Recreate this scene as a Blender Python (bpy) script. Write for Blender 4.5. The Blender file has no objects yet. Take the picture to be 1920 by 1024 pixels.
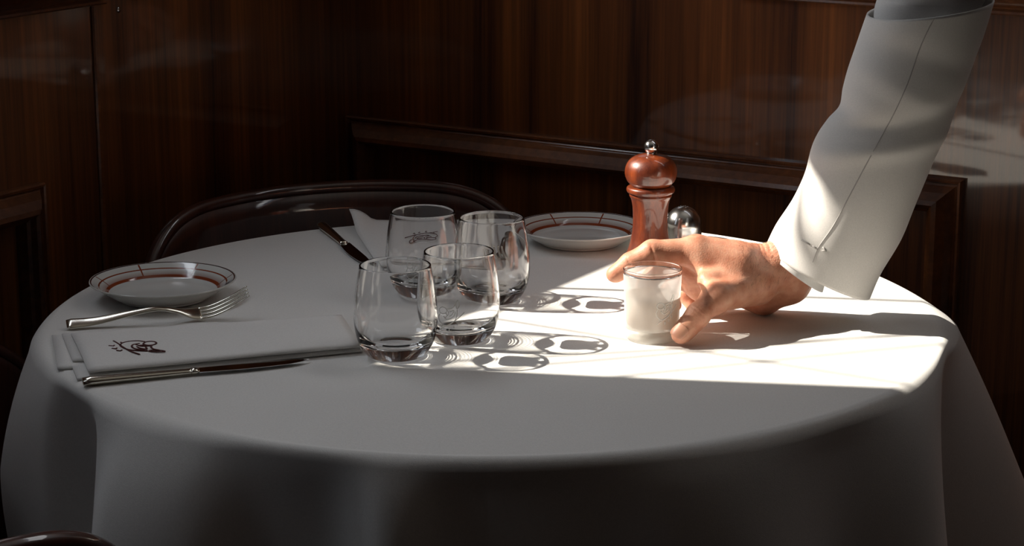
import bpy, bmesh, math, random
import numpy as np
from mathutils import Vector, Matrix
random.seed(7); np.random.seed(7)
scene = bpy.context.scene
COL = scene.collection
T = 0.75                                   # height of the table top

# ------------------------------------------------------------------ camera
CAM = Vector((0.0, -2.315, 0.6186 + T)); PITCH = 0.242
cam_d = bpy.data.cameras.new('camera'); cam = bpy.data.objects.new('camera', cam_d); COL.objects.link(cam)
cam.location = CAM; cam.rotation_euler = (math.pi / 2 - PITCH, 0, 0)
cam_d.sensor_width = 36.0; cam_d.lens = 4035.0 / 1920.0 * 36.0; cam_d.clip_start = 0.05
scene.camera = cam
# ------------------------------------------------------------------ world, sun, daylight at the windows
wd = bpy.data.worlds.new('world'); scene.world = wd; wd.use_nodes = True
wd.node_tree.nodes['Background'].inputs[0].default_value = (0.62, 0.74, 1.0, 1); wd.node_tree.nodes['Background'].inputs[1].default_value = 0.6
SUN = Vector((0.77401, -0.11568, -0.62251))
KC = Vector((-0.29, 1.0, 0.0)); WA = Vector((0.857, -0.515, 0)); WB = Vector((-0.515, -0.857, 0))   # room corner, right wall run, left wall run
N1 = Vector((-0.515, -0.857, 0)); N2 = Vector((0.857, -0.515, 0))                                   # inward normals
ld = bpy.data.lights.new('sun', 'SUN'); ld.energy = 11.5; ld.angle = math.radians(0.55); ld.color = (1.0, 0.92, 0.80)
sun = bpy.data.objects.new('sun', ld); COL.objects.link(sun)
sun.rotation_euler = SUN.to_track_quat('-Z', 'Y').to_euler(); sun.location = (-3, 0.5, 4)
ld.cycles.is_caustics_light = True
def area(name, loc, direc, sx, sy, power, color):
    l = bpy.data.lights.new(name, 'AREA'); l.shape = 'RECTANGLE'; l.size = sx; l.size_y = sy; l.energy = power; l.color = color
    o = bpy.data.objects.new(name, l); COL.objects.link(o); o.location = loc
    o.rotation_euler = Vector(direc).to_track_quat('-Z', 'Y').to_euler()
    return o
W1 = dict(s0=0.49, s1=1.29, z0=T + 0.645, z1=T + 1.14)         # sunny window in the left wall
W2 = dict(s0=0.75, s1=2.25, z0=2.02, z1=2.70)                  # high window in the right wall
W3 = dict(s0=1.72, s1=2.22, z0=1.05, z1=2.25)                  # further window down the left wall, added unseen sheet outside blocks its sun
def wl(s, z, off=0.0): return KC + WB * s + N2 * off + Vector((0, 0, z))
def wr(s, z, off=0.0): return KC + WA * s + N1 * off + Vector((0, 0, z))
area('window_daylight_a', wl((W1['s0'] + W1['s1']) / 2, (W1['z0'] + W1['z1']) / 2, -0.12), N2, 0.80, 0.50, 5.0, (0.90, 0.95, 1.0))
area('window_daylight_b', wr((W2['s0'] + W2['s1']) / 2, (W2['z0'] + W2['z1']) / 2, -0.12), N1, 1.5, 0.68, 9.0, (1.0, 0.97, 0.93))
area('window_daylight_c', wl((W3['s0'] + W3['s1']) / 2, (W3['z0'] + W3['z1']) / 2, -0.12), N2, 0.46, 1.15, 2.8, (0.80, 0.89, 1.0))
vs = scene.view_settings
vs.view_transform = 'Standard'; vs.look = 'None'; vs.gamma = 1.0; vs.use_curve_mapping = False; vs.exposure = 0.0

# ------------------------------------------------------------------ helpers
def mat(name):
    m = bpy.data.materials.new(name); m.use_nodes = True
    nt = m.node_tree; b = nt.nodes['Principled BSDF']
    return m, nt, b
def setp(b, **kw):
    for k, v in kw.items():
        k = k.replace('_', ' ')
        s = b.inputs[k]
        if hasattr(s.default_value, '__len__') and not isinstance(v, str) and len(v) == 3: v = (*v, 1)
        s.default_value = v
def node(nt, typ, **kw):
    n = nt.nodes.new(typ)
    for k, v in kw.items():
        if k in ('operation', 'blend_type', 'data_type', 'noise_dimensions', 'feature', 'wave_type', 'bands_direction', 'use_clamp', 'distance'): setattr(n, k, v)
        else: n.inputs[k.replace('_', ' ')].default_value = v
    return n
def ramp(nt, stops):
    r = nt.nodes.new('ShaderNodeValToRGB'); e = r.color_ramp.elements
    e[0].position, e[0].color = stops[0][0], (*stops[0][1], 1); e[1].position, e[1].color = stops[-1][0], (*stops[-1][1], 1)
    for p, c in stops[1:-1]:
        x = e.new(p); x.color = (*c, 1)
    return r
def bump(nt, b, height, strength, dist):
    bn = nt.nodes.new('ShaderNodeBump'); bn.inputs['Strength'].default_value = strength; bn.inputs['Distance'].default_value = dist
    nt.links.new(height, bn.inputs['Height']); nt.links.new(bn.outputs[0], b.inputs['Normal'])
    return bn
def mesh_obj(name, verts, faces, material, parent=None, smooth=True):
    me = bpy.data.meshes.new(name); me.from_pydata([tuple(v) for v in verts], [], faces); me.update()
    if smooth: me.polygons.foreach_set('use_smooth', [True] * len(me.polygons))
    o = bpy.data.objects.new(name, me); COL.objects.link(o)
    if material: me.materials.append(material)
    if parent: o.parent = parent
    return o
def bm_obj(name, bm, material, parent=None, smooth=False):
    bmesh.ops.recalc_face_normals(bm, faces=bm.faces[:])
    me = bpy.data.meshes.new(name); bm.to_mesh(me); bm.free()
    if smooth: me.polygons.foreach_set('use_smooth', [True] * len(me.polygons))
    o = bpy.data.objects.new(name, me); COL.objects.link(o); me.materials.append(material)
    if parent: o.parent = parent
    return o
def empty(name, loc, rotz=0.0):
    o = bpy.data.objects.new(name, None); COL.objects.link(o); o.location = loc; o.rotation_euler = (0, 0, rotz); o.empty_display_size = 0.05
    return o
def tag(o, label, cat, group=None):
    o['label'] = label; o['category'] = cat
    if group: o['group'] = group
    return o
def struct(o, label=None):
    o['kind'] = 'structure'
    if label: o['label'] = label
    return o
def spline(pts, n=8):
    """Catmull-Rom through points."""
    P = [np.array(p, float) for p in pts]; out = []
    Q = [2 * P[0] - P[1]] + P + [2 * P[-1] - P[-2]]
    for i in range(1, len(Q) - 2):
        p0, p1, p2, p3 = Q[i - 1:i + 3]
        for k in range(n):
            t = k / n
            out.append(0.5 * ((2 * p1) + (p2 - p0) * t + (2 * p0 - 5 * p1 + 4 * p2 - p3) * t * t + (3 * p1 - p0 - 3 * p2 + p3) * t ** 3))
    out.append(P[-1]); return out
def lathe(name, prof, material, parent=None, seg=96, loc=(0, 0, 0), closed=False, smooth=True):
    """profile of (r, z); r = 0 at either end closes with a pole; closed joins last ring to the first."""
    verts = []; faces = []; rings = []
    for r, z in prof:
        if r < 1e-6:
            rings.append([len(verts)]); verts.append((loc[0], loc[1], loc[2] + z))
        else:
            st = len(verts); rings.append(list(range(st, st + seg)))
            for k in range(seg):
                a = 2 * math.pi * k / seg; verts.append((loc[0] + r * math.cos(a), loc[1] + r * math.sin(a), loc[2] + z))
    pairs = list(zip(rings[:-1], rings[1:])) + ([(rings[-1], rings[0])] if closed else [])
    for A, B in pairs:
        if len(A) == 1 and len(B) == 1: continue
        for k in range(seg):
            k2 = (k + 1) % seg
            if len(A) == 1: faces.append((A[0], B[k2], B[k]))
            elif len(B) == 1: faces.append((A[k], A[k2], B[0]))
            else: faces.append((A[k], A[k2], B[k2], B[k]))
    o = mesh_obj(name, verts, faces, material, parent, smooth)
    bm = bmesh.new(); bm.from_mesh(o.data); bmesh.ops.recalc_face_normals(bm, faces=bm.faces[:]); bm.to_mesh(o.data); bm.free()
    return o
def tube_geo(pts, radii, seg=8, flat=None, up=Vector((0, 0, 1))):
    """tube along pts; flat=(width factor, height factor) makes elliptical sections."""
    P = [Vector(p) for p in pts]; n = len(P)
    if not hasattr(radii, '__len__'): radii = [radii] * n
    verts = []; faces = []
    for i in range(n):
        t = (P[min(i + 1, n - 1)] - P[max(i - 1, 0)]).normalized()
        u = up - t * up.dot(t)
        if u.length < 1e-4: u = Vector((1, 0, 0)) - t * t.x
        u.normalize(); v = t.cross(u)
        fw, fh = flat[i] if (flat and hasattr(flat[0], '__len__')) else (flat if flat else (1, 1))
        for k in range(seg):
            a = 2 * math.pi * k / seg
            verts.append(P[i] + v * (math.cos(a) * radii[i] * fw) + u * (math.sin(a) * radii[i] * fh))
    for i in range(n - 1):
        for k in range(seg):
            k2 = (k + 1) % seg
            faces.append((i * seg + k, i * seg + k2, (i + 1) * seg + k2, (i + 1) * seg + k))
    faces.append(tuple(reversed(range(seg)))); faces.append(tuple(range((n - 1) * seg, n * seg)))
    return verts, faces
def tube(name, pts, radii, material, parent=None, seg=8, flat=None, up=Vector((0, 0, 1)), smooth=True):
    v, f = tube_geo(pts, radii, seg, flat, up); return mesh_obj(name, v, f, material, parent, smooth)
def box_bm(bm, lo, hi, M=None):
    vs_ = [Vector((x, y, z)) for x in (lo[0], hi[0]) for y in (lo[1], hi[1]) for z in (lo[2], hi[2])]
    if M: vs_ = [M @ v for v in vs_]
    b = [bm.verts.new(v) for v in vs_]
    for q in ((0, 1, 3, 2), (4, 6, 7, 5), (0, 4, 5, 1), (2, 3, 7, 6), (0, 2, 6, 4), (1, 5, 7, 3)): bm.faces.new([b[i] for i in q])

# ------------------------------------------------------------------ materials
def wood(name, dark, light, rough=0.22, coat=1.0, coat_ior=1.9, scale=1.0, stretch=(14, 14, 0.5), coat_rough=0.05):
    m, nt, b = mat(name)
    tc = nt.nodes.new('ShaderNodeTexCoord'); mp = nt.nodes.new('ShaderNodeMapping'); mp.inputs['Scale'].default_value = [s * scale for s in stretch]
    nt.links.new(tc.outputs['Object'], mp.inputs[0])
    n1 = node(nt, 'ShaderNodeTexNoise', Scale=1.0, Detail=3.0, Roughness=0.55, Distortion=0.4); nt.links.new(mp.outputs[0], n1.inputs[0])
    mp2 = nt.nodes.new('ShaderNodeMapping'); mp2.inputs['Scale'].default_value = [s * scale * (16 if s > 2 else 9) for s in stretch]; nt.links.new(tc.outputs['Object'], mp2.inputs[0])
    n2 = node(nt, 'ShaderNodeTexNoise', Scale=1.0, Detail=4.0, Roughness=0.65); nt.links.new(mp2.outputs[0], n2.inputs[0])
    mx = node(nt, 'ShaderNodeMix', data_type='FLOAT'); mx.inputs[0].default_value = 0.35
    nt.links.new(n1.outputs[0], mx.inputs[2]); nt.links.new(n2.outputs[0], mx.inputs[3])
    mid = tuple((a * 0.55 + c * 0.45) for a, c in zip(dark, light))
    r = ramp(nt, [(0.36, dark), (0.52, mid), (0.66, light)]); nt.links.new(mx.outputs[0], r.inputs[0])
    nt.links.new(r.outputs[0], b.inputs['Base Color'])
    setp(b, Roughness=rough + 0.15, Coat_Weight=coat, Coat_Roughness=coat_rough, Coat_IOR=coat_ior)
    bump(nt, b, n2.outputs[0], 0.06, 0.001)
    return m
M_wall = wood('mahogany_panelling', (0.032, 0.008, 0.003), (0.34, 0.110, 0.024), coat_ior=1.6, stretch=(9, 9, 0.3))
M_mould = wood('mahogany_moulding', (0.050, 0.014, 0.005), (0.26, 0.090, 0.026), stretch=(6, 6, 6), coat_rough=0.14, coat_ior=1.5)
M_chair = wood('chair_mahogany', (0.022, 0.005, 0.004), (0.085, 0.022, 0.012), scale=1.2, coat_ior=1.55)
M_mill = wood('pepper_mill_wood', (0.075, 0.010, 0.002), (0.26, 0.046, 0.007), rough=0.25, coat_ior=1.5, scale=2.2, stretch=(30, 30, 3), coat_rough=0.06)
M_tablewood = wood('table_wood', (0.03, 0.012, 0.006), (0.09, 0.04, 0.02))

def fabric(name, color, weave=900.0, strength=0.25, rough=0.9, sheen=0.15, wrinkle=0.0):
    m, nt, b = mat(name)
    tc = nt.nodes.new('ShaderNodeTexCoord')
    nz = node(nt, 'ShaderNodeTexNoise', Scale=weave, Detail=2.0, Roughness=0.6); nt.links.new(tc.outputs['Object'], nz.inputs[0])
    n2 = node(nt, 'ShaderNodeTexNoise', Scale=5.0, Detail=3.0); nt.links.new(tc.outputs['Object'], n2.inputs[0])
    r = ramp(nt, [(0.3, tuple(c * 0.965 for c in color)), (0.7, color)]); nt.links.new(n2.outputs[0], r.inputs[0])
    n3 = node(nt, 'ShaderNodeTexNoise', Scale=weave * 0.55, Detail=3.0, Roughness=0.8); nt.links.new(tc.outputs['Object'], n3.inputs[0])
    gr = ramp(nt, [(0.25, (0.86, 0.86, 0.86)), (0.75, (1.0, 1.0, 1.0))]); nt.links.new(n3.outputs[0], gr.inputs[0])
    mg = node(nt, 'ShaderNodeMix', data_type='RGBA', blend_type='MULTIPLY'); mg.inputs[0].default_value = 1.0
    nt.links.new(r.outputs[0], mg.inputs[6]); nt.links.new(gr.outputs[0], mg.inputs[7]); nt.links.new(mg.outputs[2], b.inputs['Base Color'])
    setp(b, Roughness=rough, Sheen_Weight=sheen, Sheen_Roughness=0.5, Specular_IOR_Level=0.2)
    bump(nt, b, nz.outputs[0], strength, 0.0006)
    return m
M_cloth = fabric('white_tablecloth', (0.86, 0.845, 0.815))
M_napkin = fabric('white_napkin', (0.88, 0.86, 0.83), weave=1100)
M_jacket = fabric('white_jacket', (0.86, 0.835, 0.80), weave=1300, strength=0.2, sheen=0.3)
M_shirt = fabric('white_shirt', (0.86, 0.85, 0.83), weave=1500, strength=0.2)
M_seam = fabric('jacket_seam_thread', (0.50, 0.48, 0.46), weave=1500)
M_embroid = fabric('dark_red_embroidery', (0.085, 0.012, 0.010), weave=2500, strength=0.4)
M_inkprint = fabric('dark_print', (0.03, 0.03, 0.035))
M_seat = fabric('dark_seat_leather', (0.02, 0.012, 0.010), weave=300, rough=0.45, sheen=0.0)

def glass(name, color=(1, 1, 1), rough=0.0, ior=1.46):
    m, nt, b = mat(name); setp(b, Base_Color=color, Roughness=rough, IOR=ior, Transmission_Weight=1.0); return m
M_glass = glass('clear_glass')
M_thin, nt, b = mat('thin_clear_glass')
nt.nodes.remove(b); lw = nt.nodes.new('ShaderNodeLayerWeight'); lw.inputs[0].default_value = 0.5
pw = nt.nodes.new('ShaderNodeMath'); pw.operation = 'POWER'; nt.links.new(lw.outputs['Facing'], pw.inputs[0]); pw.inputs[1].default_value = 4.5
fr = nt.nodes.new('ShaderNodeMath'); fr.operation = 'MULTIPLY_ADD'; nt.links.new(pw.outputs[0], fr.inputs[0]); fr.inputs[1].default_value = 0.90; fr.inputs[2].default_value = 0.04
tr = nt.nodes.new('ShaderNodeBsdfTransparent'); tr.inputs[0].default_value = (0.985, 0.99, 0.985, 1); gl = nt.nodes.new('ShaderNodeBsdfGlossy'); gl.inputs['Roughness'].default_value = 0.015; gl.inputs[0].default_value = (1, 1, 1, 1)
mx = nt.nodes.new('ShaderNodeMixShader'); nt.links.new(fr.outputs[0], mx.inputs[0]); nt.links.new(tr.outputs[0], mx.inputs[1]); nt.links.new(gl.outputs[0], mx.inputs[2]); nt.links.new(mx.outputs[0], nt.nodes['Material Output'].inputs[0])
M_frost, nt, b = mat('frosted_glass')
nt.nodes.remove(b)
def mixsh(nt, f, a_, c_):
    m_ = nt.nodes.new('ShaderNodeMixShader'); m_.inputs[0].default_value = f; nt.links.new(a_, m_.inputs[1]); nt.links.new(c_, m_.inputs[2]); return m_.outputs[0]
def bsdf(nt, kind, col, **kw):
    n = nt.nodes.new('ShaderNodeBsdf' + kind); n.inputs[0].default_value = (*col, 1)
    for k, v in kw.items(): n.inputs[k].default_value = v
    return n.outputs[0]
def frost(nt, trans, clear, gloss):
    d = mixsh(nt, trans, bsdf(nt, 'Diffuse', (0.78, 0.77, 0.74)), bsdf(nt, 'Translucent', (0.80, 0.79, 0.76)))
    d = mixsh(nt, clear, d, bsdf(nt, 'Transparent', (0.98, 0.98, 0.97)))
    nt.links.new(mixsh(nt, gloss, d, bsdf(nt, 'Glossy', (1, 1, 1), Roughness=0.3)), nt.nodes['Material Output'].inputs[0])
frost(nt, 0.60, 0.30, 0.05)
M_base, nt, b = mat('thick_glass_foot'); nt.nodes.remove(b); frost(nt, 0.6, 0.58, 0.05)
M_etch, nt, b = mat('etched_white'); nt.nodes.remove(b)
nt.links.new(mixsh(nt, 0.6, bsdf(nt, 'Diffuse', (0.98, 0.98, 0.96)), bsdf(nt, 'Translucent', (0.98, 0.98, 0.96))), nt.nodes['Material Output'].inputs[0])
M_steel, nt, b = mat('polished_steel'); setp(b, Base_Color=(0.86, 0.86, 0.85), Metallic=1.0, Roughness=0.17)
M_silver, nt, b = mat('silver_cutlery'); setp(b, Base_Color=(0.72, 0.69, 0.60), Metallic=1.0, Roughness=0.20)
M_blade, nt, b = mat('knife_blade_steel'); setp(b, Base_Color=(0.50, 0.50, 0.50), Metallic=1.0, Roughness=0.10)
M_hole, nt, b = mat('dark_hole'); setp(b, Base_Color=(0.01, 0.01, 0.01), Roughness=0.6)
M_lead, nt, b = mat('lead_came'); setp(b, Base_Color=(0.10, 0.10, 0.11), Metallic=0.6, Roughness=0.5)
M_ceil, nt, b = mat('ceiling_paint'); setp(b, Base_Color=(0.55, 0.50, 0.43), Roughness=0.9)
nz = node(nt, 'ShaderNodeTexNoise', Scale=40.0, Detail=4.0); bump(nt, b, nz.outputs[0], 0.1, 0.002)
M_floor = wood('floor_boards', (0.022, 0.020, 0.019), (0.05, 0.046, 0.043), stretch=(2, 12, 2), coat=0.3)

# porcelain plate with printed lines (flat print)
M_plate, nt, b = mat('porcelain_red_lines')
tc = nt.nodes.new('ShaderNodeTexCoord'); sp = nt.nodes.new('ShaderNodeSeparateXYZ'); nt.links.new(tc.outputs['Object'], sp.inputs[0])
def M(op, a, c=None, nt=nt):
    n = nt.nodes.new('ShaderNodeMath'); n.operation = op
    for i, x in enumerate((a, c)):
        if x is None: continue
        if isinstance(x, (int, float)): n.inputs[i].default_value = x
        else: nt.links.new(x, n.inputs[i])
    return n.outputs[0]
def line(x, c, w): return M('LESS_THAN', M('ABSOLUTE', M('SUBTRACT', x, c)), w)
R_ = M('SQRT', M('ADD', M('MULTIPLY', sp.outputs[0], sp.outputs[0]), M('MULTIPLY', sp.outputs[1], sp.outputs[1])))
top = M('GREATER_THAN', sp.outputs[2], 0.0072)
ang = M('FRACT', M('ADD', M('MULTIPLY', M('ARCTAN2', sp.outputs[1], sp.outputs[0]), 7 / (2 * math.pi)), 0.5 + 7.0))
rays = M('MULTIPLY', line(ang, 0.5, 0.0145), M('MULTIPLY', M('GREATER_THAN', R_, 0.0625), M('LESS_THAN', R_, 0.0800)))
redl = M('MAXIMUM', rays, M('MAXIMUM', line(R_, 0.0630, 0.0015), line(R_, 0.0722, 0.0008)))
fade = nt.nodes.new('ShaderNodeMapRange'); nt.links.new(R_, fade.inputs[0]); fade.inputs[1].default_value = 0.063; fade.inputs[2].default_value = 0.0700; fade.inputs[3].default_value = 0.75; fade.inputs[4].default_value = 0.0
fadeo = M('MULTIPLY', fade.outputs[0], M('GREATER_THAN', R_, 0.0622))
fadec = M('MULTIPLY', M('MAXIMUM', redl, fadeo), top)
mixa = node(nt, 'ShaderNodeMix', data_type='RGBA'); mixa.inputs[6].default_value = (0.72, 0.73, 0.70, 1); mixa.inputs[7].default_value = (0.27, 0.055, 0.018, 1); nt.links.new(fadec, mixa.inputs[0])
dk = M('MULTIPLY', line(R_, 0.0812, 0.0007), top)
mixb = node(nt, 'ShaderNodeMix', data_type='RGBA'); nt.links.new(dk, mixb.inputs[0]); nt.links.new(mixa.outputs[2], mixb.inputs[6]); mixb.inputs[7].default_value = (0.06, 0.02, 0.02, 1)
nt.links.new(mixb.outputs[2], b.inputs['Base Color']); setp(b, Roughness=0.12, Coat_Weight=0.5, Coat_Roughness=0.05)

M_porc, nt, b = mat('plain_porcelain'); setp(b, Base_Color=(0.72, 0.73, 0.70), Roughness=0.12, Coat_Weight=0.5, Coat_Roughness=0.05)
# skin
M_skin, nt, b = mat('skin')
tc = nt.nodes.new('ShaderNodeTexCoord')
nA = node(nt, 'ShaderNodeTexNoise', Scale=55.0, Detail=4.0, Roughness=0.6); nt.links.new(tc.outputs['Object'], nA.inputs[0])
rA = ramp(nt, [(0.30, (0.50, 0.19, 0.11)), (0.55, (0.65, 0.31, 0.20)), (0.75, (0.70, 0.385, 0.26))]); nt.links.new(nA.outputs[0], rA.inputs[0])
nt.links.new(rA.outputs[0], b.inputs['Base Color'])
vo = node(nt, 'ShaderNodeTexVoronoi', Scale=620.0); nt.links.new(tc.outputs['Object'], vo.inputs[0])
nB = node(nt, 'ShaderNodeTexNoise', Scale=240.0, Detail=5.0, Roughness=0.7); nt.links.new(tc.outputs['Object'], nB.inputs[0])
ad = nt.nodes.new('ShaderNodeMath'); ad.operation = 'ADD'; nt.links.new(vo.outputs['Distance'], ad.inputs[0]); nt.links.new(nB.outputs[0], ad.inputs[1])
bump(nt, b, ad.outputs[0], 0.22, 0.0005)
setp(b, Roughness=0.50, Subsurface_Weight=0.25, Subsurface_Scale=0.006, Specular_IOR_Level=0.4)
b.inputs['Subsurface Radius'].default_value = (1.0, 0.35, 0.2)
M_nail, nt, b = mat('finger_nail'); setp(b, Base_Color=(0.62, 0.31, 0.21), Specular_IOR_Level=0.35, Roughness=0.42, Subsurface_Weight=0.2, Subsurface_Scale=0.003)
M_hair, nt, b = mat('arm_hair'); setp(b, Base_Color=(0.05, 0.03, 0.02), Roughness=0.5)

# ------------------------------------------------------------------ the room
H = 3.0; LR, LL = 5.0, 6.0; TH = 0.06
def wall_with_holes(name, fn, L, holes, material, z1=H):
    """panelled wall running along s with rectangular openings; fn(s, z, off)."""
    ss = sorted({-TH, L} | {h[k] for h in holes for k in ('s0', 's1')}); zs = sorted({0.0, z1} | {h[k] for h in holes for k in ('z0', 'z1')})
    solid = {}
    for i in range(len(ss) - 1):
        for j in range(len(zs) - 1):
            cs, cz = (ss[i] + ss[i + 1]) / 2, (zs[j] + zs[j + 1]) / 2
            solid[i, j] = not any(h['s0'] < cs < h['s1'] and h['z0'] < cz < h['z1'] for h in holes)
    bm = bmesh.new(); V = {}
    def v(i, j, k):
        if (i, j, k) not in V: V[i, j, k] = bm.verts.new(fn(ss[i], zs[j], -TH * k))
        return V[i, j, k]
    for (i, j), s in solid.items():
        if not s: continue
        bm.faces.new([v(i, j, 0), v(i + 1, j, 0), v(i + 1, j + 1, 0), v(i, j + 1, 0)])
        bm.faces.new([v(i, j, 1), v(i, j + 1, 1), v(i + 1, j + 1, 1), v(i + 1, j, 1)])
        for di, dj, e in ((-1, 0, ((i, j), (i, j + 1))), (1, 0, ((i + 1, j), (i + 1, j + 1))), (0, -1, ((i, j), (i + 1, j))), (0, 1, ((i, j + 1), (i + 1, j + 1)))):
            if not solid.get((i + di, j + dj), False):
                (p, q), (r, s2) = e; bm.faces.new([v(p, q, 0), v(r, s2, 0), v(r, s2, 1), v(p, q, 1)])
    return struct(bm_obj(name, bm, material))
wall_left = wall_with_holes('wall_left', wl, LL, [W1, W3], M_wall); wall_left['label'] = 'dark mahogany panelled wall at the left'
wall_right = wall_with_holes('wall_right', wr, LR, [W2], M_wall); wall_right['label'] = 'dark mahogany panelled wall behind the hand'
P00 = KC; P10 = KC + WA * LR; P01 = KC + WB * LL; P11 = P10 + WB * LL
def slab(name, pts, z0, z1, material):
    bm = bmesh.new(); lo = [bm.verts.new((p.x, p.y, z0)) for p in pts]; hi = [bm.verts.new((p.x, p.y, z1)) for p in pts]
    bm.faces.new(lo); bm.faces.new(hi); n = len(pts)
    for i in range(n): bm.faces.new([lo[i], lo[(i + 1) % n], hi[(i + 1) % n], hi[i]])
    return struct(bm_obj(name, bm, material))
ex = TH
Q = [P00 - WA * ex - WB * ex, P10 + WA * ex - WB * ex, P11 + WA * ex + WB * ex, P01 - WA * ex + WB * ex]
slab('floor', Q, -0.06, 0.0, M_floor); slab('ceiling', Q, H, H + 0.06, M_ceil)
slab('wall_front', [P01, P11, P11 + WB * ex, P01 + WB * ex], 0, H, M_wall)
slab('wall_far_right', [P10, P11, P11 + WA * ex, P10 + WA * ex], 0, H, M_wall)

def frame_sweep(name, fn, path, prof, parent, closed=True):
    """mitred moulding on a wall: path of (s, z) counter-clockwise, prof of (inset, height)."""
    n = len(path); verts = []; faces = []; c = Vector((sum(p[0] for p in path) / n, sum(p[1] for p in path) / n))
    for i in range(n):
        p = Vector(path[i]); e1 = (p - Vector(path[i - 1])).normalized(); e2 = (Vector(path[(i + 1) % n]) - p).normalized()
        if not closed and i == 0: e1 = e2
        if not closed and i == n - 1: e2 = e1
        m1 = Vector((-e1.y, e1.x)); m2 = Vector((-e2.y, e2.x)); bis = (m1 + m2); bis = bis / bis.dot(m1)
        for w, h in prof:
            q = p + bis * w; verts.append(fn(q.x, q.y, h))
    k = len(prof)
    for i in range(n if closed else n - 1):
        for j in range(k - 1):
            a_, b_ = i * k + j, ((i + 1) % n) * k + j; faces.append((a_, a_ + 1, b_ + 1, b_))
    o = mesh_obj(name, verts, faces, M_mould, parent, smooth=False)
    bm = bmesh.new(); bm.from_mesh(o.data); bmesh.ops.recalc_face_normals(bm, faces=bm.faces[:]); bm.to_mesh(o.data); bm.free()
    return o
PROF = [(0, -0.002), (0, 0.010), (0.002, 0.013), (0.005, 0.012), (0.007, 0.008), (0.010, 0.010), (0.018, 0.020), (0.028, 0.029), (0.034, 0.031), (0.038, 0.028), (0.041, 0.020), (0.045, 0.017), (0.048, 0.006), (0.048, -0.002)]
zl = T + 0.059; zu = T + 0.279
for fn, par, s0, s1, ccw in ((wr, wall_right, 0.045, 1.035, 1), (wl, wall_left, 0.640, 1.75, 1)):
    frame_sweep('panel_moulding', fn, [(s0, 0.14), (s1, 0.14), (s1, zl), (s0, zl)], PROF, par)
for fn, par, s0, s1, zt in ((wr, wall_right, 0.70, 2.6, T + 1.15), (wl, wall_left, 0.505, 2.1, T + 0.60)):
    frame_sweep('panel_moulding', fn, [(s0, zu), (s1, zu), (s1, zt), (s0, zt)], PROF, par)
def strip(name, fn, s0, s1, z0, z1, h, material, parent, bev=0.002):
    bm = bmesh.new(); pr = [(s0, -0.001), (s0, h - bev), (s0 + bev, h), (s1 - bev, h), (s1, h - bev), (s1, -0.001)]
    A = [bm.verts.new(fn(s, z0, o)) for s, o in pr]; B = [bm.verts.new(fn(s, z1, o)) for s, o in pr]
    for i in range(len(pr)): j = (i + 1) % len(pr); bm.faces.new([A[i], A[j], B[j], B[i]])
    bm.faces.new(A); bm.faces.new(B); return bm_obj(name, bm, material, parent)
strip('batten', wl, 0.517, 0.526, 0.0, zu, 0.004, M_mould, wall_left)
bm = bmesh.new(); bmesh.ops.create_uvsphere(bm, u_segments=16, v_segments=8, radius=0.0042)
Mx = Matrix.Translation(wl(0.471, T + 0.267, 0.001)) @ N2.to_track_quat('Z', 'Y').to_matrix().to_4x4() @ Matrix.Diagonal((1, 1, 0.5, 1)); bm.transform(Mx)
bm_obj('screw_cap', bm, M_blade, wall_left, True)
# windows: frames and lead cames in the openings
def window(name, fn, W, bars, w=0.0):
    root = struct(empty(name, fn(W['s0'], W['z0'], -0.03)))
    inv = Matrix.Translation(-root.location)
    def bar(nm, p, q, half, d0=-0.045, d1=-0.030):
        p, q = Vector(p), Vector(q); e = (q - p).normalized(); m_ = Vector((-e.y, e.x)) * half
        bm = bmesh.new(); c = [p - m_, q - m_, q + m_, p + m_]
        A = [bm.verts.new(inv @ fn(x.x, x.y, d0)) for x in c]; B = [bm.verts.new(inv @ fn(x.x, x.y, d1)) for x in c]
        bm.faces.new(A); bm.faces.new(B)
        for i in range(4): bm.faces.new([A[i], A[(i + 1) % 4], B[(i + 1) % 4], B[i]])
        return bm_obj(nm, bm, M_lead, root)
    for nm, p, q, h in bars:
        if nm == 'sun_blocker': bar(nm, p, q, h, -0.20, -0.19)
        elif nm == 'lead_came': bar(nm, p, q, h, -0.0385, -0.0365)
        else: bar(nm, p, q, h)
    return root
def lineseg(sa, za, sb, zb, W):
    out = []
    d = Vector((sb - sa, zb - za))
    ts = []
    for k, lo, hi, o, dd in (('s', W['s0'], W['s1'], sa, d.x), ('z', W['z0'], W['z1'], za, d.y)):
        t0, t1 = (lo - o) / dd, (hi - o) / dd; ts.append((min(t0, t1), max(t0, t1)))
    a_, b_ = max(t[0] for t in ts), min(t[1] for t in ts)
    return (sa + d.x * a_, za + d.y * a_), (sa + d.x * b_, za + d.y * b_)
off_s, off_z = 0.0375 * 0.30 / 0.723, 0.0375 * 0.6225 / 0.723    # cames stand 37 mm outside the wall face
bars = []
for sa, za, sb, zb in ((1.215, 0.791, 1.174, 0.844), (1.214, 0.90, 1.144, 0.979), (1.149, 0.858, 1.21, 0.982), (1.10, 0.93, 1.03, 1.05)):
    p, q = lineseg(sa + off_s, T + za + off_z, sb + off_s, T + zb + off_z, W1); bars.append(('lead_came', p, q, 0.0030))
bars.append(('mullion', (0.905, W1['z0']), (0.905, W1['z1']), 0.0022))
window('window_1', wl, W1, bars)
window('window_2', wr, W2, [('mullion', (x, W2['z0']), (x, W2['z1']), 0.02) for x in (1.25, 1.75)])
window('window_3', wl, W3, [('mullion', (1.97, W3['z0']), (1.97, W3['z1']), 0.008), ('sun_blocker', (1.97, 0.85), (1.97, 2.75), 0.55)])  # unseen opaque sheet added outside, only to keep direct sun from entering

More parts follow.
